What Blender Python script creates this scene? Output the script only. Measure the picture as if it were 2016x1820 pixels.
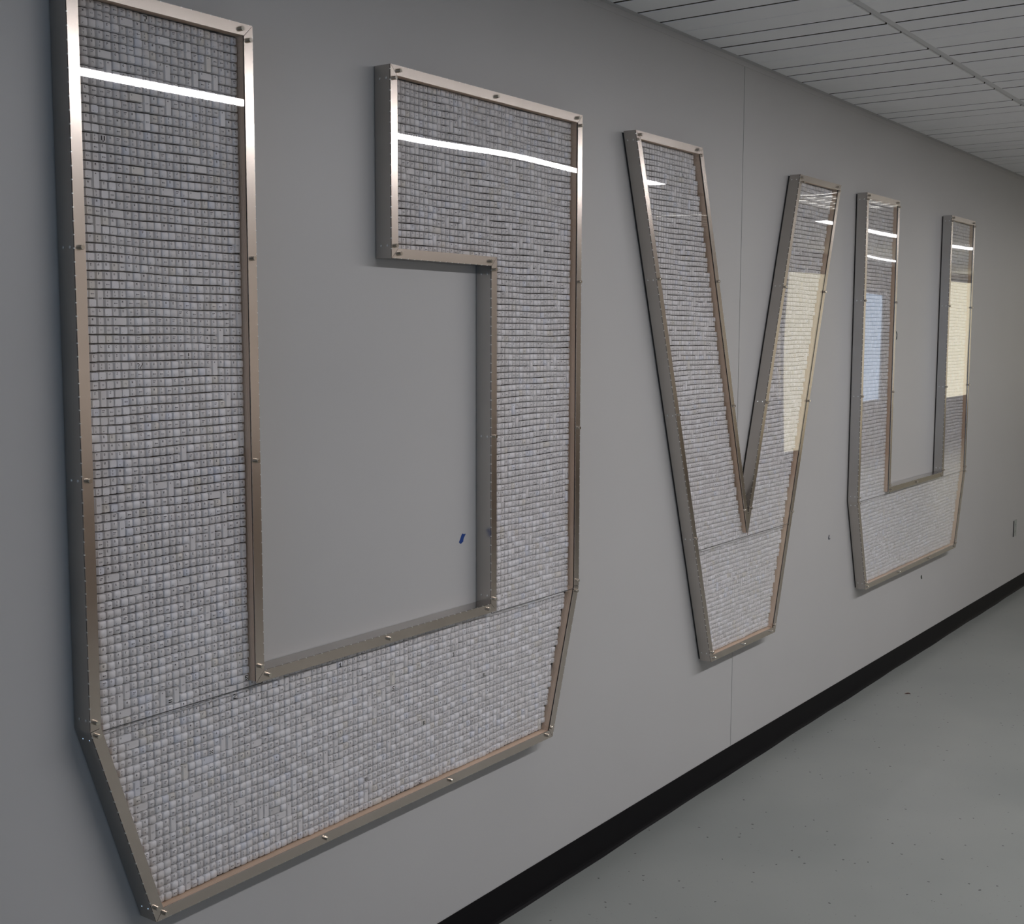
import bpy, math, random
import numpy as np
from mathutils import Matrix, Vector

random.seed(7)
rng = np.random.default_rng(11)
scene = bpy.context.scene
COL = scene.collection
for o in list(bpy.data.objects):
    bpy.data.objects.remove(o)

# ------------------------------------------------------------------ camera
CAM_LOC = (0.0, -2.124, 1.7745)
F_PX = 2430.5
RX = Vector((0.58366, -0.81199, 0.00262))
UP = Vector((0.08183, 0.06203, 0.99471))
FW = Vector((0.80786, 0.58036, -0.10264))
cam_data = bpy.data.cameras.new('camera')
cam_data.sensor_fit = 'HORIZONTAL'
cam_data.sensor_width = 36.0
cam_data.lens = F_PX / 2016.0 * 36.0
cam_data.clip_start = 0.05
cam_data.clip_end = 200
cam = bpy.data.objects.new('camera', cam_data)
COL.objects.link(cam)
M = Matrix((RX, UP, -FW)).transposed().to_4x4()
M.translation = Vector(CAM_LOC)
cam.matrix_world = M
scene.camera = cam

# ------------------------------------------------------------------ world, light levels, exposure
world = bpy.data.worlds.new('world')
scene.world = world
world.use_nodes = True
world.node_tree.nodes['Background'].inputs[0].default_value = (0.50, 0.58, 0.66, 1)
world.node_tree.nodes['Background'].inputs[1].default_value = 0.15
STRIP_LIGHT = 46.0        # recessed linear ceiling lights
STRIP_FAR = 12.0          # the ones farther along, dimmed
LOUVRE_LIGHT = 4.0        # louvred ceiling lights farther on
WINDOW_DAY = 3.2          # daylit window at the end of the corridor behind the camera
WINDOW_CREAM = 1.35        # windows with cream blinds, opposite wall
WINDOW_BLUE = 1.1
scene.view_settings.view_transform = 'Standard'
scene.view_settings.look = 'None'
scene.view_settings.gamma = 1.0
scene.view_settings.use_curve_mapping = False
scene.view_settings.exposure = 0.0

# ------------------------------------------------------------------ materials
def mat(name, color, rough=0.5, metal=0.0, spec=0.5, build=None):
    m = bpy.data.materials.new(name)
    m.use_nodes = True
    nt = m.node_tree
    b = nt.nodes['Principled BSDF']
    b.inputs['Base Color'].default_value = (*color, 1)
    b.inputs['Roughness'].default_value = rough
    b.inputs['Metallic'].default_value = metal
    b.inputs['Specular IOR Level'].default_value = spec
    if build:
        build(nt, b)
    return m

def node(nt, t, **kw):
    n = nt.nodes.new(t)
    for k, v in kw.items():
        setattr(n, k, v)
    return n

def coords(nt, scale=(1, 1, 1)):
    g = node(nt, 'ShaderNodeNewGeometry')
    mp = node(nt, 'ShaderNodeMapping')
    mp.inputs['Scale'].default_value = scale
    nt.links.new(g.outputs['Position'], mp.inputs['Vector'])
    return mp.outputs[0]

def noise_mix(nt, b, c1, c2, scale, vec, lo=0.35, hi=0.65, detail=3):
    n = node(nt, 'ShaderNodeTexNoise')
    n.inputs['Scale'].default_value = scale
    n.inputs['Detail'].default_value = detail
    nt.links.new(vec, n.inputs['Vector'])
    r = node(nt, 'ShaderNodeValToRGB')
    r.color_ramp.elements[0].position = lo
    r.color_ramp.elements[0].color = (*c1, 1)
    r.color_ramp.elements[1].position = hi
    r.color_ramp.elements[1].color = (*c2, 1)
    nt.links.new(n.outputs['Fac'], r.inputs['Fac'])
    nt.links.new(r.outputs['Color'], b.inputs['Base Color'])
    return n, r

def bump(nt, b, vec, scale, strength, dist=0.001, detail=2):
    n = node(nt, 'ShaderNodeTexNoise')
    n.inputs['Scale'].default_value = scale
    n.inputs['Detail'].default_value = detail
    nt.links.new(vec, n.inputs['Vector'])
    bp = node(nt, 'ShaderNodeBump')
    bp.inputs['Strength'].default_value = strength
    bp.inputs['Distance'].default_value = dist
    nt.links.new(n.outputs['Fac'], bp.inputs['Height'])
    nt.links.new(bp.outputs[0], b.inputs['Normal'])

def wall_build(nt, b):
    v = coords(nt)
    noise_mix(nt, b, (0.490, 0.483, 0.478), (0.508, 0.500, 0.495), 1.3, v)
    bump(nt, b, v, 900, 0.15, 0.0004)
M_WALL = mat('satin_grey_wall_panel', (0.52, 0.51, 0.5), 0.42, build=wall_build)

def opp_build(nt, b):
    noise_mix(nt, b, (0.52, 0.465, 0.41), (0.56, 0.50, 0.44), 0.8, coords(nt))
M_OPP = mat('tan_painted_wall', (0.3, 0.26, 0.22), 0.6, build=opp_build)

M_DARKBAND = mat('added_dark_brown_band', (0.15, 0.11, 0.08), 0.5)
def ceil_build(nt, b):
    v = coords(nt)
    noise_mix(nt, b, (0.90, 0.90, 0.90), (0.93, 0.93, 0.925), 3.0, v)
M_CEIL = mat('white_ceiling_plank', (0.75, 0.75, 0.74), 0.6, build=ceil_build)
M_CEILBACK = mat('dark_groove_shade', (0.10, 0.085, 0.06), 0.9)  # shade of the plank grooves put into the colour
M_TBAR = mat('white_ceiling_rail', (0.66, 0.66, 0.65), 0.35)
M_BASE = mat('black_vinyl_base', (0.0055, 0.005, 0.006), 0.6, 0.0, 0.12, build=lambda nt, b: bump(nt, b, coords(nt), 6, 0.3, 0.004))

def floor_build(nt, b):
    v = coords(nt)
    n, r = noise_mix(nt, b, (0.225, 0.237, 0.225), (0.260, 0.270, 0.254), 1.2, v)
    # dark flecks scattered in the sheet
    base = r.outputs['Color']
    for sc, thr, colr in ((30, 0.115, (0.03, 0.03, 0.03)), (75, 0.11, (0.12, 0.12, 0.115))):
        vo = node(nt, 'ShaderNodeTexVoronoi')
        vo.inputs['Scale'].default_value = sc
        vo.inputs['Randomness'].default_value = 1.0
        dn = node(nt, 'ShaderNodeTexNoise')
        dn.inputs['Scale'].default_value = sc * 4
        mv = node(nt, 'ShaderNodeMixRGB')
        mv.inputs['Fac'].default_value = 0.012
        nt.links.new(v, mv.inputs[1])
        nt.links.new(v, dn.inputs['Vector'])
        nt.links.new(dn.outputs['Color'], mv.inputs[2])
        nt.links.new(mv.outputs[0], vo.inputs['Vector'])
        lt = node(nt, 'ShaderNodeMath', operation='LESS_THAN')
        lt.inputs[1].default_value = thr
        nt.links.new(vo.outputs['Distance'], lt.inputs[0])
        sep = node(nt, 'ShaderNodeSeparateColor')
        nt.links.new(vo.outputs['Color'], sep.inputs[0])
        g2 = node(nt, 'ShaderNodeMath', operation='GREATER_THAN')
        g2.inputs[1].default_value = 0.78
        nt.links.new(sep.outputs[0], g2.inputs[0])
        mul = node(nt, 'ShaderNodeMath', operation='MULTIPLY')
        nt.links.new(lt.outputs[0], mul.inputs[0])
        nt.links.new(g2.outputs[0], mul.inputs[1])
        mx = node(nt, 'ShaderNodeMixRGB')
        nt.links.new(mul.outputs[0], mx.inputs['Fac'])
        nt.links.new(base, mx.inputs[1])
        mx.inputs[2].default_value = (*colr, 1)
        base = mx.outputs[0]
    nt.links.new(base, b.inputs['Base Color'])
M_FLOOR = mat('flecked_grey_sheet_floor', (0.25, 0.26, 0.25), 0.38, build=floor_build)

def metal_build(c1, c2, r0, r1):
    def f(nt, b):
        v = coords(nt)
        noise_mix(nt, b, c1, c2, 9.0, v, 0.3, 0.7, 4)
        n2 = node(nt, 'ShaderNodeTexNoise')
        n2.inputs['Scale'].default_value = 14
        n2.inputs['Detail'].default_value = 2
        nt.links.new(v, n2.inputs['Vector'])
        mr = node(nt, 'ShaderNodeMapRange')
        mr.inputs['To Min'].default_value = r0
        mr.inputs['To Max'].default_value = r1
        nt.links.new(n2.outputs['Fac'], mr.inputs['Value'])
        nt.links.new(mr.outputs[0], b.inputs['Roughness'])
    return f
M_SIDE = mat('mill_aluminium_side', (0.5, 0.49, 0.47), 0.35, 1.0, build=metal_build((0.48, 0.45, 0.42), (0.51, 0.48, 0.45), 0.19, 0.22))
M_TRIM = mat('satin_metal_face_trim', (0.62, 0.57, 0.52), 0.35, 1.0, build=metal_build((0.66, 0.585, 0.525), (0.70, 0.625, 0.565), 0.21, 0.24))
M_TAB = mat('bright_cut_metal_edge', (0.85, 0.85, 0.83), 0.3, 1.0)
M_SCREW = mat('polished_nickel_stud', (0.72, 0.66, 0.58), 0.14, 1.0)
M_RIVET = mat('bright_rivet', (0.9, 0.9, 0.9), 0.12, 1.0)
M_BLACKGAP = mat('black_gasket', (0.010, 0.007, 0.006), 0.8)  # near-black wall seam core; also stands in for shade between liner and pane
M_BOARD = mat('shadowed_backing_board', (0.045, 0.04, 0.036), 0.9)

def wood_build(nt, b):
    v = coords(nt, (1.0, 1.0, 1.0))
    w = node(nt, 'ShaderNodeTexWave')
    w.wave_type = 'BANDS'
    w.bands_direction = 'Y'
    w.inputs['Scale'].default_value = 60
    w.inputs['Distortion'].default_value = 7
    w.inputs['Detail'].default_value = 3
    w.inputs['Detail Scale'].default_value = 0.6
    nt.links.new(v, w.inputs['Vector'])
    r = node(nt, 'ShaderNodeValToRGB')
    r.color_ramp.elements[0].color = (0.66, 0.47, 0.33, 1)
    r.color_ramp.elements[1].color = (0.76, 0.58, 0.43, 1)
    nt.links.new(w.outputs['Fac'], r.inputs['Fac'])
    nt.links.new(r.outputs['Color'], b.inputs['Base Color'])
M_WOOD = mat('raw_pine_strip', (0.55, 0.36, 0.22), 0.6, build=wood_build)

KEYMATS = [mat('keycap_plastic_light_grey', (0.80, 0.79, 0.785), 0.45),
           mat('keycap_plastic_white', (0.88, 0.88, 0.89), 0.45),
           mat('keycap_plastic_beige', (0.80, 0.775, 0.725), 0.45),
           mat('keycap_plastic_cool_white', (0.80, 0.82, 0.87), 0.45),
           mat('keycap_plastic_mid_grey', (0.68, 0.67, 0.66), 0.45)]
M_PRINT = mat('faded_key_print', (0.085, 0.085, 0.095), 0.6)
M_PRINTDARK = mat('black_key_print', (0.008, 0.008, 0.01), 0.6)

def acrylic():
    m = bpy.data.materials.new('clear_acrylic')
    m.use_nodes = True
    nt = m.node_tree
    nt.nodes.clear()
    out = node(nt, 'ShaderNodeOutputMaterial')
    mix = node(nt, 'ShaderNodeMixShader')
    tr = node(nt, 'ShaderNodeBsdfTransparent')
    tr.inputs[0].default_value = (0.985, 0.98, 0.985, 1)
    gl = node(nt, 'ShaderNodeBsdfGlossy')
    gl.inputs['Roughness'].default_value = 0.012
    gl.inputs['Color'].default_value = (1, 1, 1, 1)
    # gentle bow of the sheet
    v = coords(nt, (1.0, 0.0, 1.0))
    n = node(nt, 'ShaderNodeTexNoise')
    n.inputs['Scale'].default_value = 1.5
    n.inputs['Detail'].default_value = 0
    nt.links.new(v, n.inputs['Vector'])
    bp = node(nt, 'ShaderNodeBump')
    bp.inputs['Strength'].default_value = 1.0
    bp.inputs['Distance'].default_value = 0.0035
    nt.links.new(n.outputs['Fac'], bp.inputs['Height'])
    nt.links.new(bp.outputs[0], gl.inputs['Normal'])
    # Schlick reflectance from the viewing angle
    g = node(nt, 'ShaderNodeNewGeometry')
    dt = node(nt, 'ShaderNodeVectorMath', operation='DOT_PRODUCT')
    nt.links.new(g.outputs['Incoming'], dt.inputs[0])
    nt.links.new(g.outputs['Normal'], dt.inputs[1])
    ab = node(nt, 'ShaderNodeMath', operation='ABSOLUTE')
    nt.links.new(dt.outputs['Value'], ab.inputs[0])
    om = node(nt, 'ShaderNodeMath', operation='SUBTRACT')
    om.inputs[0].default_value = 1.0
    nt.links.new(ab.outputs[0], om.inputs[1])
    pw = node(nt, 'ShaderNodeMath', operation='POWER')
    pw.inputs[1].default_value = 5.0
    nt.links.new(om.outputs[0], pw.inputs[0])
    ma = node(nt, 'ShaderNodeMath', operation='MULTIPLY_ADD')
    ma.inputs[1].default_value = 0.962
    ma.inputs[2].default_value = 0.038
    nt.links.new(pw.outputs[0], ma.inputs[0])
    nt.links.new(ma.outputs[0], mix.inputs['Fac'])
    nt.links.new(tr.outputs[0], mix.inputs[1])
    nt.links.new(gl.outputs[0], mix.inputs[2])
    nt.links.new(mix.outputs[0], out.inputs['Surface'])
    return m
M_ACRYLIC = acrylic()
M_PANEEDGE = mat('acrylic_cut_edge', (0.06, 0.065, 0.06), 0.4)

def emit(name, color, strength):
    m = bpy.data.materials.new(name)
    m.use_nodes = True
    nt = m.node_tree
    nt.nodes.clear()
    out = node(nt, 'ShaderNodeOutputMaterial')
    e = node(nt, 'ShaderNodeEmission')
    e.inputs[0].default_value = (*color, 1)
    e.inputs[1].default_value = strength
    nt.links.new(e.outputs[0], out.inputs['Surface'])
    return m
M_STRIP = emit('strip_diffuser_glow', (0.985, 0.972, 1.0), STRIP_LIGHT)
M_STRIP2 = emit('far_strip_diffuser_glow', (1.0, 0.985, 0.985), STRIP_FAR)
M_LOUVREGLOW = emit('louvre_light_glow', (1.0, 0.97, 0.90), LOUVRE_LIGHT)
M_DAY = emit('daylight_pane', (0.46, 0.68, 1.0), WINDOW_DAY)
M_CREAM = emit('sunlit_cream_blind', (1.0, 0.92, 0.68), WINDOW_CREAM)
M_BLUE = emit('blue_daylight_pane', (0.62, 0.78, 1.0), WINDOW_BLUE)
M_WHITE = mat('white_painted_metal', (0.75, 0.75, 0.74), 0.4)
M_FRAME = mat('grey_window_frame', (0.25, 0.25, 0.25), 0.4, 0.6)
M_TAPE = mat('blue_masking_tape', (0.006, 0.045, 0.23), 0.55)
M_TAPEDARK = mat('dark_blue_masking_tape', (0.006, 0.012, 0.035), 0.55)
M_GREEN = mat('dark_green_chip', (0.008, 0.022, 0.010), 0.6)
M_PLATE = mat('grey_outlet_plate', (0.34, 0.36, 0.34), 0.4)
M_SLOT = mat('dark_slot', (0.01, 0.01, 0.01), 0.6)
M_SPLINTER = mat('dark_wood_splinter', (0.05, 0.012, 0.008), 0.6)
M_SPLINTER_PALE = mat('pale_wood_splinter', (0.32, 0.28, 0.24), 0.6)

# ------------------------------------------------------------------ helpers
class MB:
    def __init__(s):
        s.v = []; s.f = []; s.m = []
    def add(s, verts, faces, mi=0):
        o = len(s.v)
        s.v += [tuple(q) for q in verts]
        s.f += [tuple(i + o for i in f) for f in faces]
        s.m += [mi] * len(faces)
        return s
    def box(s, x0, x1, y0, y1, z0, z1, mi=0):
        v = [(x, y, z) for x in (x0, x1) for y in (y0, y1) for z in (z0, z1)]
        return s.add(v, [(0, 1, 3, 2), (4, 6, 7, 5), (0, 4, 5, 1), (2, 3, 7, 6), (0, 2, 6, 4), (1, 5, 7, 3)], mi)
    def prism(s, poly, y0, y1, mi=0, mside=None):
        """poly in (x, z), counter-clockwise seen from the corridor; y0 = front (towards the corridor), y1 = back"""
        n = len(poly)
        mside = mi if mside is None else mside
        s.add([(x, y0, z) for x, z in poly] + [(x, y1, z) for x, z in poly],
              [tuple(range(n)), tuple(range(2 * n - 1, n - 1, -1))], mi)
        o = len(s.v) - 2 * n
        for i in range(n):
            j = (i + 1) % n
            s.f.append((o + i, o + n + i, o + n + j, o + j)); s.m.append(mside)
        return s
    def cyl(s, c, axis, r, h, n=16, mi=0, bev=0.0):
        """from c along unit axis by h"""
        a = Vector(axis).normalized()
        t = a.orthogonal().normalized(); b = a.cross(t)
        c = Vector(c)
        rings = [(0, r), (h - bev, r), (h, r - bev)] if bev else [(0, r), (h, r)]
        vs = []
        for d, rr in rings:
            for i in range(n):
                an = 2 * math.pi * i / n
                vs.append(c + a * d + (t * math.cos(an) + b * math.sin(an)) * rr)
        fs = []
        for k in range(len(rings) - 1):
            for i in range(n):
                j = (i + 1) % n
                fs.append((k * n + i, k * n + j, (k + 1) * n + j, (k + 1) * n + i))
        fs.append(tuple(range((len(rings) - 1) * n, len(rings) * n)))
        fs.append(tuple(range(n - 1, -1, -1)))
        return s.add(vs, fs, mi)
    def mesh(s, name, mats):
        me = bpy.data.meshes.new(name)
        me.from_pydata(s.v, [], s.f)
        for m in mats:
            me.materials.append(m)
        me.polygons.foreach_set('material_index', s.m)
        me.update()
        return me

def link(name, data, parent=None, loc=None):
    o = bpy.data.objects.new(name, data)
    COL.objects.link(o)
    if loc is not None:
        o.location = loc
    if parent is not None:
        o.parent = parent
    return o

def rebase(mb, loc):
    mb.v = [(x - loc[0], y - loc[1], z - loc[2]) for x, y, z in mb.v]
    return mb

def put(name, mb, mats, parent=None, world_parent_loc=(0, 0, 0)):
    """build mesh in world coordinates; the parent chain sits at world_parent_loc"""
    if not isinstance(mats, (list, tuple)):
        mats = [mats]
    rebase(mb, world_parent_loc)
    return link(name, mb.mesh(name, mats), parent)

def tag(o, label, cat, group=None, kind=None):
    o['label'] = label; o['category'] = cat
    if group: o['group'] = group
    if kind: o['kind'] = kind
    return o

def structure(o, label=None):
    o['kind'] = 'structure'
    if label: o['label'] = label
    o['category'] = o.name.split('_')[0].split('.')[0]
    return o

# ------------------------------------------------------------------ room shell
CEIL = 2.8334
XL, XR, YO = -5.0, 27.0, -4.25
SEAM = 4.4865

def floor_z(x):
    if x <= 4.4: return 0.0
    return -0.0042 * (min(x, 9.6) - 4.4)

mb = MB()
xs = [XL - 0.2, 4.4, 6.0, 8.0, 9.6, XR + 0.2]
for a, b in zip(xs[:-1], xs[1:]):
    v = [(a, YO - 0.2, floor_z(a)), (b, YO - 0.2, floor_z(b)), (b, 0.1, floor_z(b)), (a, 0.1, floor_z(a))]
    mb.add(v + [(x, y, -0.15) for x, y, z in v], [(0, 1, 2, 3), (7, 6, 5, 4), (0, 4, 5, 1), (2, 6, 7, 3), (1, 5, 6, 2), (3, 7, 4, 0)])
structure(put('floor', mb, M_FLOOR), 'grey flecked sheet floor')

wall = structure(put('wall_left', MB().box(XL, XR, 0.012, 0.12, -0.05, CEIL + 0.1), M_BLACKGAP), 'grey panelled corridor wall carrying the letters')
for a, b in ((XL, SEAM - 0.0019), (SEAM + 0.0019, XR)):
    put('wall_panel', MB().box(a, b, 0.0, 0.012, -0.045, CEIL + 0.05), M_WALL, wall)

structure(put('wall_right', MB().box(XL, XR, YO - 0.1, YO, -0.1, CEIL + 0.1), M_OPP), 'tan wall across the corridor')
structure(put('trim_2', MB().box(XL, XR, YO + 0.0, YO + 0.02, -0.05, 1.0).box(XL, XR, YO + 0.02, YO + 0.035, 0.94, 1.0), M_DARKBAND), 'dark band added along the unseen opposite wall to darken reflections')  # added out of view so the lower letter trims reflect something dark
structure(put('wall_back', MB().box(XL - 0.1, XL, YO, 0.0, -0.1, CEIL + 0.1), M_OPP), 'end wall behind the viewer')
structure(put('wall_front', MB().box(XR, XR + 0.1, YO, 0.0, -0.1, CEIL + 0.1), M_OPP), 'far end wall of the corridor')

# windows (out of frame, seen as reflections in the letter panes)
def window(n, x0, x1, z0, z1, glow, label, bars=1):
    w = structure(put('window_%d' % n, MB().box(x0, x1, YO + 0.037, YO + 0.048, z0, z1), glow), label)
    f = MB()
    for a, b, c, d in ((x0 - .05, x1 + .05, z0 - .05, z0), (x0 - .05, x1 + .05, z1, z1 + .05), (x0 - .05, x0, z0, z1), (x1, x1 + .05, z0, z1)):
        f.box(a, b, YO + 0.037, YO + 0.07, c, d)
    for k in range(1, bars):
        xm = x0 + (x1 - x0) * k / bars
        f.box(xm - .02, xm + .02, YO + 0.049, YO + 0.068, z0, z1)
    put('window_frame', f, M_FRAME, w)
window(1, 14.45, 16.5, 0.30, 2.55, M_CREAM, 'tall window with a sunlit cream blind')
window(2, 16.9, 17.9, 0.85, 2.38, M_BLUE, 'narrow blue daylit window')
window(3, 20.6, 24.6, 0.75, 2.70, M_CREAM, 'far wide window with a sunlit cream blind', 2)
w4 = structure(put('window_4', MB().box(XL + 0.001, XL + 0.012, -3.5, -0.5, 0.7, 2.4), M_DAY), 'daylit window at the corridor end behind the viewer')
f = MB()
for y0, y1, z0, z1 in ((-3.55, -0.45, .65, .7), (-3.55, -0.45, 2.4, 2.45), (-3.55, -3.5, .7, 2.4), (-.5, -.45, .7, 2.4), (-2.02, -1.98, .7, 2.4)):
    f.box(XL, XL + 0.04, y0, y1, z0, z1)
put('window_frame', f, M_FRAME, w4)

# ceiling: slab in the groove-shade colour, rails and individual metal planks
STRIP_Y0, STRIP_Y1 = -2.435, -2.315
ceiling = structure(put('ceiling', MB().box(XL, XR, YO, 0.0, CEIL + 0.0045, CEIL + 0.08), M_CEILBACK), 'white linear plank ceiling')
RAILS = [0.648, 1.268, 1.888]
grooves = []
x = 3.634 - 0.1520 * 14
k = -14
while x < 11.5:
    faint = (k % 4 == 2)
    grooves.append((x, 0.0024 if faint else 0.0082))
    x += 0.1520; k += 1
rows = [(0.010, RAILS[0] - 0.015), (RAILS[0] + 0.015, RAILS[1] - 0.015), (RAILS[1] + 0.015, RAILS[2] - 0.015)]
cache = {}
for r, (ya, yb) in enumerate(rows):
    for i in range(len(grooves) - 1):
        (xa, ga), (xb, gb) = grooves[i], grooves[i + 1]
        w = xb - xa
        sag = 0.0003 * math.sin(i * 2.7 + r)
        key = (r, ga, gb)
        if key not in cache:
            p = MB()
            x0, x1 = ga, w - gb
            bv = 0.0018
            # folded metal pan: flat face with small turned-up edges
            p.add([(x0, -yb, 0.0125), (x1, -yb, 0.0125), (x1, -ya, 0.0125), (x0, -ya, 0.0125),
                   (x0, -yb, bv), (x1, -yb, bv), (x1, -ya, bv), (x0, -ya, bv),
                   (x0 + bv, -yb + bv, 0), (x1 - bv, -yb + bv, 0), (x1 - bv, -ya - bv, 0), (x0 + bv, -ya - bv, 0)],
                  [(0, 4, 5, 1), (1, 5, 6, 2), (2, 6, 7, 3), (3, 7, 4, 0), (4, 8, 9, 5), (5, 9, 10, 6), (6, 10, 11, 7), (7, 11, 8, 4), (8, 11, 10, 9), (0, 1, 2, 3)])
            if ga > .004: p.m[3] = 1  # sides of the wide grooves painted dark for their shade
            if gb > .004: p.m[1] = 1
            cache[key] = p.mesh('ceiling_plank', [M_CEIL, M_CEILBACK])
        link('ceiling_plank', cache[key], ceiling, (xa, 0, CEIL + sag - 0.0085))
for ry in RAILS:
    for a, b in ((-4.9, 3.93), (3.932, 11.5)):
        p = MB().box(a, b, -ry - 0.0135, -ry + 0.0135, CEIL - 0.0030, CEIL + 0.0044)
        put('ceiling_rail', p, M_TBAR, ceiling)
# remaining ceiling outside the view: plain white pans of the same height
for a, b, c, d in ((XL, grooves[0][0], -RAILS[2] + .015, -0.010), (grooves[-1][0], XR, -RAILS[2] + .015, -0.010),
                   (XL, XR, STRIP_Y1 + .012, -RAILS[2] - .015), (XL, XR, YO, STRIP_Y0 - .012)):
    put('ceiling_pan', MB().box(a, b, c, d, CEIL - 0.0085, CEIL + 0.0044), M_CEIL, ceiling)
p = MB().box(XL, XR, -0.020, 0.0, CEIL - 0.0108, CEIL - 0.0092)
p.box(XL, XR, -0.0015, 0.0, CEIL - 0.030, CEIL - 0.0108)
structure(put('trim_1', p, M_WALL), 'thin wall angle along the ceiling edge')

# black vinyl base with cove toe following the floor
pts = np.concatenate([np.arange(XL, 0, 1.0), np.arange(0.0, 11.0, 0.12), np.arange(11.0, XR + .01, 1.0)])
mb = MB()
prev = None
for x in pts:
    ft = 0.0
    if x > 4.4: ft = -0.0072 * (min(x, 9.6) - 4.4)
    zt = 0.1107 + ft
    zb = floor_z(x)
    wob = 0.0018 * math.sin(x * 5.1) + 0.0012 * math.sin(x * 13.7 + 1)
    prof = [(0.0, zt), (-0.0022, zt), (-0.0028, zt - 0.002), (-0.0028, zb + 0.014), (-0.0055, zb + 0.006), (-0.011 + wob, zb + 0.0015), (-0.0125 + wob, zb), (0.0, zb)]
    mb.v += [(x, y, z) for y, z in prof]
    n = len(prof)
    if prev is not None:
        for j in range(n):
            jj = (j + 1) % n
            mb.f.append((prev + j, prev + jj, prev + n + jj, prev + n + j)); mb.m.append(0)
    prev = len(mb.v) - n
structure(put('baseboard_left', mb, M_BASE), 'black vinyl base with a cove toe')

# ------------------------------------------------------------------ ceiling lights
def strip_light(x0, x1, label, glow, y0=STRIP_Y0, y1=STRIP_Y1):
    e = link('linear_light', None, None, ((x0 + x1) / 2, (y0 + y1) / 2, CEIL))
    L = e.location
    tag(e, label, 'light', 'recessed linear ceiling lights')
    put('diffuser', MB().box(x0, x1, y0, y1, CEIL - 0.0125, CEIL + 0.002), glow, e, L)
    h = MB().box(x0 - .01, x1 + .01, y0 - .011, y0, CEIL - 0.011, CEIL + 0.003).box(x0 - .01, x1 + .01, y1, y1 + .011, CEIL - 0.011, CEIL + 0.003)
    h.box(x0 - .01, x0, y0, y1, CEIL - 0.011, CEIL + 0.003).box(x1, x1 + .01, y0, y1, CEIL - 0.011, CEIL + 0.003)
    put('housing', h, M_WHITE, e, L)
strip_light(1.7, 7.85, 'long recessed linear light over the first two letters', M_STRIP)
strip_light(10.9, 17.2, 'long recessed linear light farther along the corridor', M_STRIP2)
strip_light(15.9, 17.3, 'short linear light near the far blue window', M_STRIP2, -3.80, -3.68)

def louvre_light(xc, yc, lx, ly, label):
    e = link('louvre_light', None, None, (xc, yc, CEIL - 0.012))
    L = e.location
    tag(e, label, 'light', 'louvred ceiling lights')
    put('glow_panel', MB().box(xc - lx / 2, xc + lx / 2, yc - ly / 2, yc + ly / 2, CEIL - 0.014, CEIL - 0.0090), M_LOUVREGLOW, e, L)
    g = MB()
    nx, ny = 7, 4
    for i in range(nx + 1):
        xx = xc - lx / 2 + lx * i / nx
        g.box(xx - .018, xx + .018, yc - ly / 2, yc + ly / 2, CEIL - 0.026, CEIL - 0.0145)
    for j in range(ny + 1):
        yy = yc - ly / 2 + ly * j / ny
        g.box(xc - lx / 2, xc + lx / 2, yy - .018, yy + .018, CEIL - 0.026, CEIL - 0.0145)
    put('louvre', g, M_FRAME, e, L)
louvre_light(9.5, -1.60, 1.25, 0.55, 'louvred light in the ceiling beyond the last letter')
louvre_light(10.5, -3.38, 0.9, 0.5, 'louvred light by the opposite wall')

# ------------------------------------------------------------------ keycaps
PITCH_Z = 0.01784
FONT = {
'A': '010101111101101', 'B': '110101110101110', 'C': '011100100100011', 'D': '110101101101110', 'E': '111100110100111',
'F': '111100110100100', 'G': '011100101101011', 'H': '101101111101101', 'I': '111010010010111', 'J': '001001001101010',
'K': '101101110101101', 'L': '100100100100111', 'M': '101111111101101', 'N': '110101101101101', 'O': '010101101101010',
'P': '110101110100100', 'Q': '010101101111011', 'R': '110101110101101', 'S': '011100010001110', 'T': '111010010010010',
'U': '101101101101111', 'V': '101101101101010', 'W': '101101111111101', 'X': '101101010101101', 'Y': '101101010010010',
'Z': '111001010100111', '1': '010110010010111', '2': '110001010100111', '3': '110001010001110', '4': '101101111001001',
'5': '111100110001110', '6': '011100110101010', '7': '111001001010010', '8': '010101010101010', '9': '010101011001110',
'0': '010101101101010', ',': '000000000010100', '-': '000000111000000', '/': '001001010100100', '?': '110001010000010',
'!': '010010010000010', '*': '000101010101000', '+': '000010111010000', '=': '000111000111000', '.': '000000000000010',
'[': '110100100100110', ']': '011001001001011', "'": '010010000000000'}

def glyph_rects(ch, x, z, px, pz):
    """rectangles (x0,x1,z0,z1), top-left corner at (x, z)"""
    s = FONT[ch]
    out = []
    for r in range(5):
        c = 0
        while c < 3:
            if s[r * 3 + c] == '1':
                e = c
                while e + 1 < 3 and s[r * 3 + e + 1] == '1': e += 1
                out.append([x + c * px, x + (e + 1) * px, z - (r + 1) * pz, z - r * pz])
                c = e + 1
            else:
                c += 1
    # merge vertically equal runs
    res = []
    for q in out:
        for w in res:
            if abs(w[0] - q[0]) < 1e-9 and abs(w[1] - q[1]) < 1e-9 and abs(w[2] - q[3]) < 1e-9:
                w[2] = q[2]; break
        else:
            res.append(q)
    return res

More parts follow.
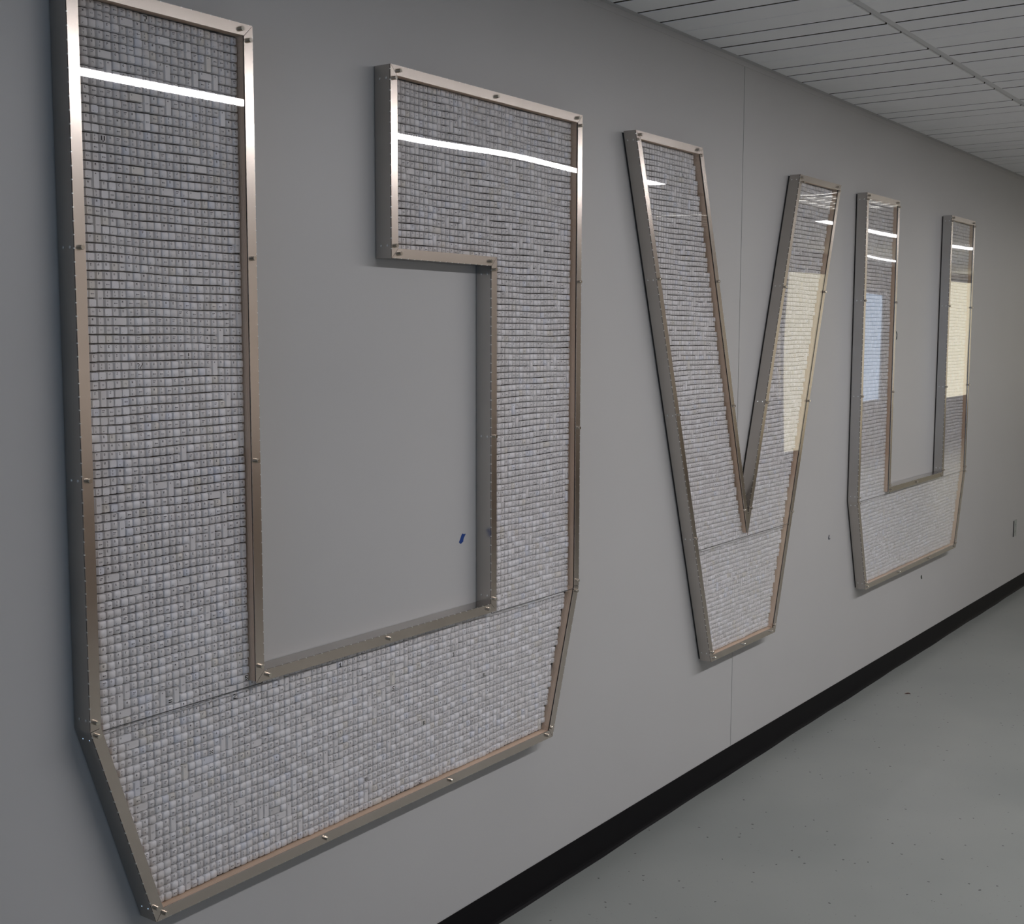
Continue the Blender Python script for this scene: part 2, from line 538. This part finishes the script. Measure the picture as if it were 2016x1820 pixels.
def key_geo(kind, legend, w=1, h=1, pitch=0.01796):
    """returns verts, faces, mats-slot (0 plastic, 1 print). origin at the cell centre on the board, front towards -y"""
    W, H = w * pitch - 0.0003, h * PITCH_Z - 0.0020
    if kind == 'A':
        ht, tw, th, dx, dz = 0.0090, W - 0.0056, H - 0.0020, 0.0009, -0.0002
    else:
        ht, tw, th, dx, dz = 0.0105, W - 0.0024, H - 0.0018, 0.0, -0.0003
    c0, c1 = 0.0008, 0.0016
    def ring(ww, hh, cc, y, ox=0, oz=0):
        a, b = ww / 2, hh / 2
        return [(ox - a + cc, y, oz - b), (ox + a - cc, y, oz - b), (ox + a, y, oz - b + cc), (ox + a, y, oz + b - cc),
                (ox + a - cc, y, oz + b), (ox - a + cc, y, oz + b), (ox - a, y, oz + b - cc), (ox - a, y, oz - b + cc)]
    v = ring(W, H, c0, 0) + ring(W - 0.0004, H - 0.0004, c0, -0.0025) + ring(tw + .0006, th + .0006, c1, -ht + 0.0006, dx, dz) + ring(tw, th, c1, -ht, dx, dz)
    f = []
    for k in range(3):
        for i in range(8):
            j = (i + 1) % 8
            f.append((k * 8 + i, k * 8 + j, (k + 1) * 8 + j, (k + 1) * 8 + i))
    f.append(tuple(range(24, 32)))
    m = [0] * len(f)
    rects = []
    slot = 1
    tl = (dx - tw / 2 + 0.0018, dz + th / 2 - 0.0014)
    if legend:
        t, a = legend[0], legend[1:]
        if t == 'L':      # one letter, top left
            rects = glyph_rects(a, tl[0] + .0008, tl[1], 0.0011, 0.00095)
        elif t == 'S':    # two stacked marks
            rects = glyph_rects(a[0], tl[0] + .001, tl[1], 0.0009, 0.00075) + glyph_rects(a[1], tl[0] + .001, tl[1] - 0.0066, 0.0009, 0.00075)
        elif t == 'C':    # comma-like mark low on a broad cap
            rects = glyph_rects(a, dx - tw / 2 + .003, dz - th / 2 + 0.0056, 0.0009, 0.0008)
        elif t == 'W':    # tiny one-line word
            x = dx - tw / 2 + .0022
            for ch in a:
                rects += glyph_rects(ch, x, dz + 0.0014, 0.0006, 0.0006); x += 0.0025
        elif t == 'P':    # two small bars (two-line word)
            rects = [[dx - .0045, dx + .003, dz + .0028, dz + .0042], [dx - .0045, dx + .001, dz - .0002, dz + .0010]]
        elif t == 'A':    # arrow / dash
            rects = [[dx - .004, dx + .004, dz - .0006, dz + .0006], [dx - .0032, dx - .0020, dz - .0015, dz + .0015]]
        elif t == 'F':    # F-key
            rects = glyph_rects('F', dx - .002, dz + .0016, 0.0006, 0.0006) + glyph_rects(a, dx + .0006, dz + .0016, 0.0006, 0.0006)
        elif t == 'D':    # large black print
            slot = 2
            n = len(a)
            x = dx - 0.0048 if n == 1 else dx - 0.0060
            for ch in a:
                rects += glyph_rects(ch, x, dz + 0.0052, 0.0031 if n == 1 else .0021, 0.0023); x += 0.0066
        elif t == 'B':    # bold small print
            slot = 2
            rects = glyph_rects(a, tl[0] + .0008, tl[1], 0.0011, 0.0009)
        y = -ht - 0.00012
        for x0, x1, z0, z1 in rects:
            o = len(v)
            v += [(x0, y, z0), (x1, y, z0), (x1, y, z1), (x0, y, z1)]
            f.append((o, o + 1, o + 2, o + 3)); m.append(slot)
    return v, f, m

def clip_inside(poly, x, z, tol):
    """signed distance-ish test: point at least tol inside poly"""
    inside = False
    n = len(poly)
    dmin = 1e9
    for i in range(n):
        x0, z0 = poly[i]; x1, z1 = poly[(i + 1) % n]
        if (z0 > z) != (z1 > z) and x < (x1 - x0) * (z - z0) / (z1 - z0) + x0:
            inside = not inside
        dx, dz = x1 - x0, z1 - z0
        t = max(0, min(1, ((x - x0) * dx + (z - z0) * dz) / (dx * dx + dz * dz)))
        dmin = min(dmin, math.hypot(x - x0 - t * dx, z - z0 - t * dz))
    return inside and dmin >= tol

def offset(poly, t):
    """inward offset of a ccw polygon with mitred corners"""
    n = len(poly)
    res = []
    for i in range(n):
        p0, p1, p2 = Vector(poly[i - 1]), Vector(poly[i]), Vector(poly[(i + 1) % n])
        d1 = (p1 - p0).normalized(); d2 = (p2 - p1).normalized()
        n1 = Vector((-d1.y, d1.x)); n2 = Vector((-d2.y, d2.x))
        den = d1.x * d2.y - d1.y * d2.x
        a = p1 + n1 * t; b = p1 + n2 * t
        s = ((b.x - a.x) * d2.y - (b.y - a.y) * d2.x) / den
        res.append((a.x + d1.x * s, a.y + d1.y * s))
    return res

def project(x, y, z):
    v = Vector((x - CAM_LOC[0], y - CAM_LOC[1], z - CAM_LOC[2]))
    zz = v.dot(FW)
    return 1008 + F_PX * v.dot(RX) / zz, 910 - F_PX * v.dot(UP) / zz, zz

LET = 'ABCDEFGHIJKLMNOPQRSTUVWXYZ'
SHIFT = ['!1', '?2', '53', '84', '%5' if False else '85', '96', '77', '*8', '[9', ']0', "'=", '.+', '-.']
def random_legend():
    r = random.random()
    if r < 0.27: return 'A', 'L' + random.choice(LET)
    if r < 0.45: return 'A', 'S' + random.choice(SHIFT)
    if r < 0.52: return 'A', 'P'
    if r < 0.60: return 'A', 'A'
    if r < 0.66: return 'A', 'F' + random.choice('123456789')
    if r < 0.74: return 'A', 'W' + random.choice(['HOM', 'TAB', 'END', 'ESC', 'DEL', 'INS'])
    if r < 0.755: return 'A', 'B' + random.choice(LET)
    if r < 0.93: return 'B', 'C' + random.choice(',./-,')
    return 'B', ''

def colour_pick(kind):
    r = random.random()
    if kind == 'B':
        return 1 if r < .62 else (3 if r < .67 else 0)
    return 0 if r < .84 else (1 if r < .93 else (2 if r < .965 else (3 if r < .99 else 4)))

BACK_Y = -0.0235      # front face of the backing board
D = 0.0553            # letter depth
LIP = 0.0248
GLYPHLESS = {}

def fill_keys(root, rl, poly, x0, pitch, words, darks, detail):
    """keys over the whole polygon; 300 that show largest become parts, the rest one stuff part"""
    zs = [p[1] for p in poly]; xs_ = [p[0] for p in poly]
    zb = min(zs) + LIP + 0.0006
    nrow = int((max(zs) - LIP + 0.004 - zb) / PITCH_Z)
    ncol = int((max(xs_) - x0) / pitch) + 2
    cells = {}
    def ok(c, r):
        cx, cz = x0 + (c + .5) * pitch, zb + (r + .5) * PITCH_Z
        a, b = pitch / 2 - .001, PITCH_Z / 2 - .001
        for sx in (-a, a):
            for sz in (-b, b):
                if not clip_inside(poly, cx + sx, cz + sz, 0.0215): return False
        return True
    for r in range(nrow):
        for c in range(-1, ncol):
            if ok(c, r): cells[(c, r)] = None
    def cell(x, z):
        return round((x - x0) / pitch - .5), round((z - zb) / PITCH_Z - .5)
    fixed = {}
    for s, x, z in words:
        c, r = cell(x, z)
        for i, ch in enumerate(s):
            if (c + i, r) in cells:
                fixed[(c + i, r)] = ('B', 'C,') if ch == ',' else (('A', 'A') if ch == '-' else ('A', 'L' + ch if ch != ' ' else ''))
    for s, x, z in darks:
        fixed[cell(x, z)] = ('A', 'D' + s)
    used = set()
    keys = []
    for (c, r) in sorted(cells, key=lambda q: (-q[1], q[0])):
        if (c, r) in used: continue
        w = h = 1
        if (c, r) in fixed:
            kind, leg = fixed[(c, r)]
        else:
            q = random.random()
            if q < 0.022 and (c + 1, r) in cells and (c + 1, r) not in used and (c + 1, r) not in fixed:
                w = 2; kind, leg = 'A', 'S0.'; used.add((c + 1, r))
            elif q < 0.045 and (c, r - 1) in cells and (c, r - 1) not in fixed:
                h = 2; kind, leg = 'A', random.choice(['L+', 'WENT']); used.add((c, r - 1))
            else:
                kind, leg = random_legend()
        used.add((c, r))
        if detail == 1 and leg and leg[0] not in 'DB':
            leg = random.choice(['', 'C.', 'A', 'C-', 'A', ''])
        if detail == 0:
            leg = ''
        cx = x0 + (c + w / 2) * pitch + random.gauss(0, 0.00022)
        cz = zb + (r + 1 - h / 2) * PITCH_Z + 0.0012 * math.sin(cx * 11 + r * 0.22) + 0.0007 * math.sin(cx * 29 + r * 0.5) + random.gauss(0, 0.00018)
        keys.append((cx, cz, kind, leg, w, h, colour_pick(kind), random.gauss(0, 0.0005)))
    # how large each one shows
    lipin = offset(poly, LIP)
    def size(k):
        px, py, zz = project(k[0], BACK_Y - .008, k[1])
        if not (4 < px < 2012 and 6 < py < 1814): return 0
        # hidden behind the face trim?
        t = (D - 0.033) / (2.124 - 0.033)
        fx = k[0] + (0 - k[0]) * t; fz = k[1] + (CAM_LOC[2] - k[1]) * t
        if not clip_inside(lipin, fx, fz, 0.004): return 0
        d = math.sqrt(k[0] ** 2 + 2.1 ** 2 + (k[1] - CAM_LOC[2]) ** 2)
        return k[4] * k[5] / (d ** 3)
    order = sorted(range(len(keys)), key=lambda i: -size(keys[i]))
    singles = set(order[:300])
    geo_cache, mesh_cache = {}, {}
    def geo(k):
        key = (k[2], k[3], k[4], k[5])
        if key not in geo_cache:
            v, f, m = key_geo(k[2], k[3], k[4], k[5], pitch)
            geo_cache[key] = (np.array(v), f, np.array(m))
        return key, geo_cache[key]
    V, Fl, Fs, Mi = [], [], [], []
    off = 0
    for i, k in enumerate(keys):
        key, (v, f, m) = geo(k)
        y = BACK_Y - k[7] * (0.6)
        if i in singles:
            mk = key + (k[6],)
            if mk not in mesh_cache:
                me = bpy.data.meshes.new('keycap')
                me.from_pydata([tuple(q) for q in v], [], f)
                for mm in (KEYMATS[k[6]], M_PRINT, M_PRINTDARK): me.materials.append(mm)
                me.polygons.foreach_set('material_index', m.astype(np.int32))
                mesh_cache[mk] = me
            link('keycap', mesh_cache[mk], root, (k[0] - rl[0], y - rl[1], k[1] - rl[2]))
        else:
            V.append(v + np.array((k[0] - rl[0], y - rl[1], k[1] - rl[2])))
            for fc, mi in zip(f, m):
                Fl.extend([q + off for q in fc]); Fs.append(len(fc))
                Mi.append(k[6] if mi == 0 else 4 + int(mi))
            off += len(v)
    V = np.concatenate(V)
    me = bpy.data.meshes.new('keycap_field')
    me.vertices.add(len(V)); me.vertices.foreach_set('co', V.ravel())
    me.loops.add(len(Fl)); me.loops.foreach_set('vertex_index', np.array(Fl, dtype=np.int32))
    me.polygons.add(len(Fs))
    Fs = np.array(Fs, dtype=np.int32)
    me.polygons.foreach_set('loop_start', np.concatenate([[0], np.cumsum(Fs)[:-1]]).astype(np.int32))
    me.polygons.foreach_set('loop_total', Fs)
    for mm in KEYMATS + [M_PRINT, M_PRINTDARK]: me.materials.append(mm)
    me.polygons.foreach_set('material_index', np.array(Mi, dtype=np.int32))
    me.update(calc_edges=True)
    o = link('keycap_field', me, root)
    o['kind'] = 'stuff'

# ------------------------------------------------------------------ channel letters
def make_letter(poly, panes, screws, label, gap, keyargs):
    """poly: outer outline (x, z), counter-clockwise as seen from the corridor"""
    cx = sum(p[0] for p in poly) / len(poly)
    zb = min(p[1] for p in poly)
    root = link('keycap_letter', None, None, (cx, 0.0, zb))
    rl = root.location.copy()
    tag(root, label, 'letter', 'wall letters filled with keycaps')
    n = len(poly)
    inner = offset(poly, LIP)
    thin = offset(poly, 0.0015)
    wood_o = offset(poly, 0.0032)
    wood_i = offset(poly, 0.0222)
    # backing board
    put('backing_board', MB().prism(offset(poly, 0.004), BACK_Y, -0.0012), M_BOARD, root, rl)
    for i in range(n):
        j = (i + 1) % n
        P0, P1 = Vector(poly[i]), Vector(poly[j])
        d = (P1 - P0); L = d.length; d.normalize()
        nin = Vector((-d.y, d.x)); nout = -nin
        # folded side
        side = put('side_panel', MB().prism([poly[i], poly[j], thin[j], thin[i]], -(D - 0.0028), -gap), M_SIDE, root, rl)
        # face trim, mitred with a hairline at each joint
        e = 0.0006
        a, b = P0 + d * e, P1 - d * e
        qa, qb = Vector(inner[i]), Vector(inner[j])
        qa, qb = qa + d * e, qb - d * e
        trim = put('face_trim', MB().prism([a, b, qb, qa], -D, -(D - 0.0014)), M_TRIM, root, rl)
        # slots of the fold: small bridging tabs along the outer edge
        tabs = MB()
        t = 0.012
        while t < L - 0.006:
            c = P0 + d * t
            q0 = c - d * 0.0013; q1 = c + d * 0.0013
            tabs.prism([q0 + nout * 0.0005, q1 + nout * 0.0005, q1 + nin * 0.0011, q0 + nin * 0.0011], -(D + 0.0001), -(D - 0.0034))
            t += 0.0258
        ft = put('fold_tabs', tabs, M_TAB, trim, rl); ft['kind'] = 'stuff'
        # wood liner
        a, b, c, e2 = Vector(wood_o[i]), Vector(wood_o[j]), Vector(wood_i[j]), Vector(wood_i[i])
        put('wood_strip', MB().prism([a, b, c - d * 0.0003, e2 + d * 0.0003], -(D - 0.0066), BACK_Y), M_WOOD, root, rl)
        put('gasket', MB().prism([a, b, c, e2], -(D - 0.0048), -(D - 0.0066)), M_BLACKGAP, root, rl)  # solid black strip added where the pane gap would only be in shade
        # rivet pairs on the side, level with the face studs
        for sx, sz in screws:
            s = Vector((sx, sz)) - P0
            al = s.dot(d); pd = s.dot(nin)
            if abs(d.y) > 0.5 and 0.003 < al < L - 0.003 and -0.008 < pd < 0.0175:
                # studs near a corner belong to whichever edge they sit on
                for dep in (0.36, 0.74):
                    al2 = min(max(al, 0.022), L - 0.022)
                    pnt = P0 + d * al2
                    r = MB()
                    ax = Vector((nout.x, 0, nout.y))
                    base = Vector((pnt.x, -D * dep, pnt.y))
                    r.cyl(base, ax, 0.0030, 0.0004, 10).cyl(base + ax * 0.0004, ax, 0.0023, 0.0010, 10, bev=0.0007)
                    put('rivet', r, M_RIVET, side, rl)
    # studs
    for sx, sz in screws:
        m = MB()
        m.cyl((sx, -D, sz), (0, -1, 0), 0.0056, 0.0008, 16)
        m.cyl((sx, -D - .0008, sz), (0, -1, 0), 0.0049, 0.0080, 16, bev=0.0005)
        put('stud', m, M_SCREW, root, rl)
    # panes
    for pane in panes:
        put('acrylic_pane', MB().prism(pane, -(D - 0.0016), -(D - 0.0046), 0, 1), [M_ACRYLIC, M_PANEEDGE], root, rl)
    fill_keys(root, rl, poly, *keyargs)
    return root

TOP, BOT, FOLD, CNT, ZSB, JT = 2.4386, 0.5334, 0.9853, 1.0093, 1.9647, 0.980
a0, a1, a2, a3, as_, abl, abr = 1.4483, 1.9109, 2.7806, 3.2429, 2.3623, 1.5938, 3.0995
U1 = [(a0, TOP), (a0, FOLD), (abl, BOT), (abr, BOT), (a3, FOLD), (a3, TOP), (as_, TOP), (as_, ZSB), (a2, ZSB), (a2, CNT), (a1, CNT), (a1, TOP)]
i_ = 0.004
panesU1 = [
    [(a0 + i_, TOP - i_), (a0 + i_, JT + .0012), (a1 - i_, JT + .0012), (a1 - i_, TOP - i_)],
    [(a3 - i_, JT + .0012), (a3 - i_, TOP - i_), (as_ + i_, TOP - i_), (as_ + i_, ZSB + i_), (a2 + i_, ZSB + i_), (a2 + i_, JT + .0012)],
    [(a0 + i_, JT), (abl + i_, BOT + i_), (abr - i_, BOT + i_), (a3 - i_, JT), (a2 + i_, JT), (a2 + i_, CNT - i_), (a1 - i_, CNT - i_), (a1 - i_, JT)]]
scrU1 = [(1.461, 1.939), (1.461, 1.488), (1.460, 1.003), (1.463, 0.975), (1.593, 0.566), (1.615, 0.546), (2.101, 0.546), (2.59, 0.546), (3.068, 0.546), (3.087, 0.566), (3.225, 0.973), (3.2305, 1.005), (3.2305, 1.487), (3.2305, 1.937), (3.213, 2.4262), (3.2305, 2.406), (2.801, 2.4262), (2.392, 2.4262), (2.3747, 2.406), (2.3747, 1.996), (2.39, 1.977), (2.773, 1.977), (2.793, 1.955), (2.793, 1.488), (2.793, 1.022), (2.765, 0.997), (2.34, 0.997), (1.922, 0.997), (1.8985, 1.022), (1.8985, 1.492), (1.8985, 1.94), (1.8985, 2.406), (1.876, 2.4262), (1.478, 2.4262), (1.461, 2.406)]
words = [("LECTRICALS", 1.512, 1.751), ("ENGIN,ERI,GK-", 1.492, 1.733), ("VALLEY", 1.513, 1.555), ("UNIV,RSIT,M", 1.515, 1.537), ("NTE,NATIONA,", 1.532, 1.359), ("ED,CATIO,", 1.515, 1.341), ("A-,O,MUNITY CO,LEGE", 1.516, 1.876), ("AND-VO,AYIO,A", 1.515, 1.911), ("PRO,R,MS-O,", 1.514, 1.893), ("THEFE,E-OPL", 1.551, 1.929), ("UT,H-", 1.496, 1.141), (",TATE", 1.495, 1.123), ("U,IVE,SITY-I", 1.494, 1.105), ("TS-ANO", 1.536, 1.325), ("AC,INGU,,ERS", 1.549, 1.946), ("HU,ANITIE", 1.517, 1.305), ("N,O,MATION", 1.685, 1.501)]
darks = [("7", 1.636, 2.414), ("V", 1.531, 2.162), ("?/", 1.605, 1.712), ("!", 1.727, 1.731), ("2", 1.848, 0.961), ("5", 1.886, 0.998), ("*", 1.762, 0.855), ("=", 1.657, 0.997), ("V", 2.271, 0.639), ("1", 2.182, 0.965), ("S", 2.372, 0.857), ("R", 2.512, 0.731), ("Z", 2.481, 0.570), ("]", 2.635, 0.892), ("!", 2.634, 0.731), ("R", 2.775, 0.803)]
make_letter(U1, panesU1, scrU1, 'nearest wall letter, a U whose right arm hooks back at the top, filled with keycaps', 0.0020,
            (a0 + LIP, 0.01796, words, darks, 2))

v0, v1, v2, v3, vbl, vbr = 3.5648, 4.0385, 4.9215, 5.3807, 4.1856, 4.7770
# inner notch from parallel strokes
sL = (vbl - v0) / (TOP - BOT); sR = (vbr - v3) / (TOP - BOT)
hN = (v2 - v1) / (sL - sR); xN, zN = v1 + sL * hN, TOP - hN
VP = [(v0, TOP), (vbl, BOT), (vbr, BOT), (v3, TOP), (v2, TOP), (xN, zN), (v1, TOP)]
def vx(x_top, s, z): return x_top + s * (TOP - z)
panesV = [
    [(vx(v0, sL, TOP - i_) + i_, TOP - i_), (vx(v0, sL, JT + .0012) + i_, JT + .0012), (vx(v3, sR, JT + .0012) - i_, JT + .0012), (vx(v3, sR, TOP - i_) - i_, TOP - i_), (v2 + i_, TOP - i_), (xN, zN - .012), (v1 - i_, TOP - i_)],
    [(vx(v0, sL, JT) + i_, JT), (vbl + i_, BOT + i_), (vbr - i_, BOT + i_), (vx(v3, sR, JT) - i_, JT)]]
scrV = [(3.592, 2.4262), (3.577, 2.410), (3.998, 2.4262), (4.022, 2.410), (4.935, 2.4262), (4.945, 2.408), (5.338, 2.4262), (5.352, 2.410)]
for zz in (1.964, 1.494, 1.030):
    scrV.append((vx(v0, sL, zz) + .013, zz)); scrV.append((vx(v3, sR, zz) - .013, zz))
for zz in (1.972, 1.505):
    scrV.append((vx(v1, sL, zz) - .013, zz)); scrV.append((vx(v2, sR, zz) + .013, zz))
scrV += [(4.448, 1.090), (4.506, 1.090), (4.189, 0.572), (4.208, 0.546), (4.468, 0.546), (4.736, 0.546), (4.760, 0.570)]
make_letter(VP, panesV, scrV, 'V-shaped wall letter in the middle, filled with white keycaps behind clear acrylic', 0.0085,
            (v0 + 0.005, 0.0178, [], [("1", 3.94, 2.33)], 1))

c0, c1, c2, c3, cbl, cbr = 5.7098, 6.1718, 7.0414, 7.5042, 5.8568, 7.3637
U3 = [(c0, TOP), (c0, FOLD), (cbl, BOT), (cbr, BOT), (c3, FOLD), (c3, TOP), (c2, TOP), (c2, CNT), (c1, CNT), (c1, TOP)]
panesU3 = [
    [(c0 + i_, TOP - i_), (c0 + i_, JT + .0012), (c1 - i_, JT + .0012), (c1 - i_, TOP - i_)],
    [(c3 - i_, JT + .0012), (c3 - i_, TOP - i_), (c2 + i_, TOP - i_), (c2 + i_, JT + .0012)],
    [(c0 + i_, JT), (cbl + i_, BOT + i_), (cbr - i_, BOT + i_), (c3 - i_, JT), (c2 + i_, JT), (c2 + i_, CNT - i_), (c1 - i_, CNT - i_), (c1 - i_, JT)]]
scrU3 = [(5.736, 2.4262), (5.7225, 2.408), (6.140, 2.4262), (6.159, 2.408), (5.7225, 1.938), (6.159, 1.940), (5.7225, 1.487), (6.159, 1.494), (5.7225, 1.003), (5.7245, 0.975), (6.159, 1.022), (6.178, 0.997), (6.589, 0.997), (7.03, 0.997), (7.054, 1.022), (7.491, 1.003), (7.487, 0.975), (7.054, 1.940), (7.491, 1.939), (7.054, 1.490), (7.491, 1.487), (7.054, 2.408), (7.072, 2.4262), (7.472, 2.4262), (7.491, 2.408), (7.350, 0.566), (7.334, 0.546), (6.85, 0.546), (6.35, 0.546), (5.858, 0.568), (5.876, 0.546)]
make_letter(U3, panesU3, scrU3, 'farthest wall letter, a plain U with two straight arms, filled with keycaps', 0.0075,
            (c0 + LIP, 0.01796, [], [], 0))

# ------------------------------------------------------------------ small things
def chip(name, pts, mt, label, cat, y=-0.0008, group=None, curl=None):
    m = MB()
    cx = sum(p[0] for p in pts) / len(pts); cz = min(p[1] for p in pts)
    m.prism(pts, y, -0.0001)
    if curl:
        m.prism(curl, y - 0.004, y - 0.0034)
    rebase(m, (cx, 0, cz))
    o = link(name, m.mesh(name, [mt]), None, (cx, 0, cz))
    tag(o, label, cat, group)
    return o

def tapexz(dx, dz, cx, cz): return (cx + dx, cz + dz)
tp = [(-.006, .010), (-.0175, -.009), (-.011, -.014), (.0005, -.008), (.0035, .0015), (.0115, .0125), (.001, .011)]
tp = [(-.0045, .0125), (-.0170, -.0095), (-.0105, -.0150), (-.0010, -.0105), (.0015, -.0010), (.0100, .0100), (.0025, .0105)]
TX, TZ = 2.716 + .005, 1.2025
chip('masking_tape', [(TX + x * 1.15, TZ + z * 1.05) for x, z in tp], M_TAPE, 'torn bit of bright blue masking tape on the wall inside the nearest letter', 'tape')
TX, TZ = 5.497, 0.837
chip('masking_tape', [(TX - .002, TZ + .0105), (TX - .0095, TZ - .004), (TX - .004, TZ - .012), (TX + .016, TZ - .011), (TX + .016, TZ - .008), (TX + .001, TZ - .0075), (TX + .0045, TZ + .010)],
     M_TAPEDARK, 'tiny dark blue curl of tape on the wall between the V and the far U', 'tape')
TX, TZ = 6.913, 0.423
chip('wall_chip', [(TX - .010, TZ + .008), (TX - .012, TZ - .001), (TX - .002, TZ - .012), (TX + .012, TZ - .014), (TX + .008, TZ - .002), (TX + .003, TZ + .010)],
     M_GREEN, 'small dark green scrap stuck to the wall below the far U', 'scrap')
TX, TZ = 6.350, 1.778
chip('wall_scrap', [(TX - .014, TZ + .022), (TX + .001, TZ - .001), (TX - .006, TZ - .026), (TX + .008, TZ - .020), (TX + .011, TZ + .002), (TX + .003, TZ + .014)],
     M_GREEN, 'dark curved sliver on the wall inside the far U by its left arm', 'scrap')

# outlet on the wall at the far right
ox0, ox1, oz0, oz1 = 8.935, 9.006, 0.385, 0.497
out = link('wall_outlet', None, None, ((ox0 + ox1) / 2, 0, oz0))
tag(out, 'small grey electrical outlet plate low on the wall at the right edge', 'outlet')
oL = out.location
put('cover_plate', MB().prism([(ox0, oz0), (ox1, oz0), (ox1, oz1), (ox0, oz1)], -0.005, -0.0001), M_PLATE, out, oL)
for zc in ((oz0 * .7 + oz1 * .3), (oz0 * .3 + oz1 * .7)):
    rcp = put('receptacle', MB().cyl(((ox0 + ox1) / 2, -0.005, zc), (0, -1, 0), 0.016, 0.0015, 14), M_PLATE, out, oL)
    s = MB().box((ox0 + ox1) / 2 - .008, (ox0 + ox1) / 2 - .006, -0.0068, -0.0062, zc - .003, zc + .006)
    s.box((ox0 + ox1) / 2 + .006, (ox0 + ox1) / 2 + .008, -0.0068, -0.0062, zc - .003, zc + .006)
    put('socket_slot', s, M_SLOT, rcp, oL)
put('edge_gap', MB().box(ox0 - .004, ox0 - .0001, -0.0052, -0.0001, oz0 - .002, oz1 - .002), M_SLOT, out, oL)

# splinter on the floor
sx, sy, sz = 6.046, -0.220, floor_z(6.046)
sp = link('splinter', None, None, (sx, sy, sz + 0.0005))
tag(sp, 'dark reddish wood splinter lying on the floor near the black base', 'splinter')
d1 = Vector((0.75, -0.66, 0)).normalized()
nn = Vector((-d1.y, d1.x, 0))
def sliver(length, w, h, off=Vector((0, 0, 0))):
    v = []
    for t, k in ((-.5, .1), (-.25, .8), (.05, 1), (.3, .7), (.5, .08)):
        c = Vector((0, 0, 0)) + d1 * (t * length) + off
        v += [c - nn * w * k, c + nn * w * k, c + nn * w * k * .6 + Vector((0, 0, h * k)), c - nn * w * k * .6 + Vector((0, 0, h * k))]
    f = [(0, 1, 2, 3), (19, 18, 17, 16)]
    for s in range(4):
        for j in range(4):
            jj = (j + 1) % 4
            f.append((s * 4 + j, (s + 1) * 4 + j, (s + 1) * 4 + jj, s * 4 + jj))
    return MB().add(v, f)
link('bark_side', sliver(0.034, 0.003, 0.004).mesh('bark_side', [M_SPLINTER]), sp)
link('pale_side', sliver(0.034, 0.0016, 0.005, nn * 0.0042).mesh('pale_side', [M_SPLINTER_PALE]), sp)
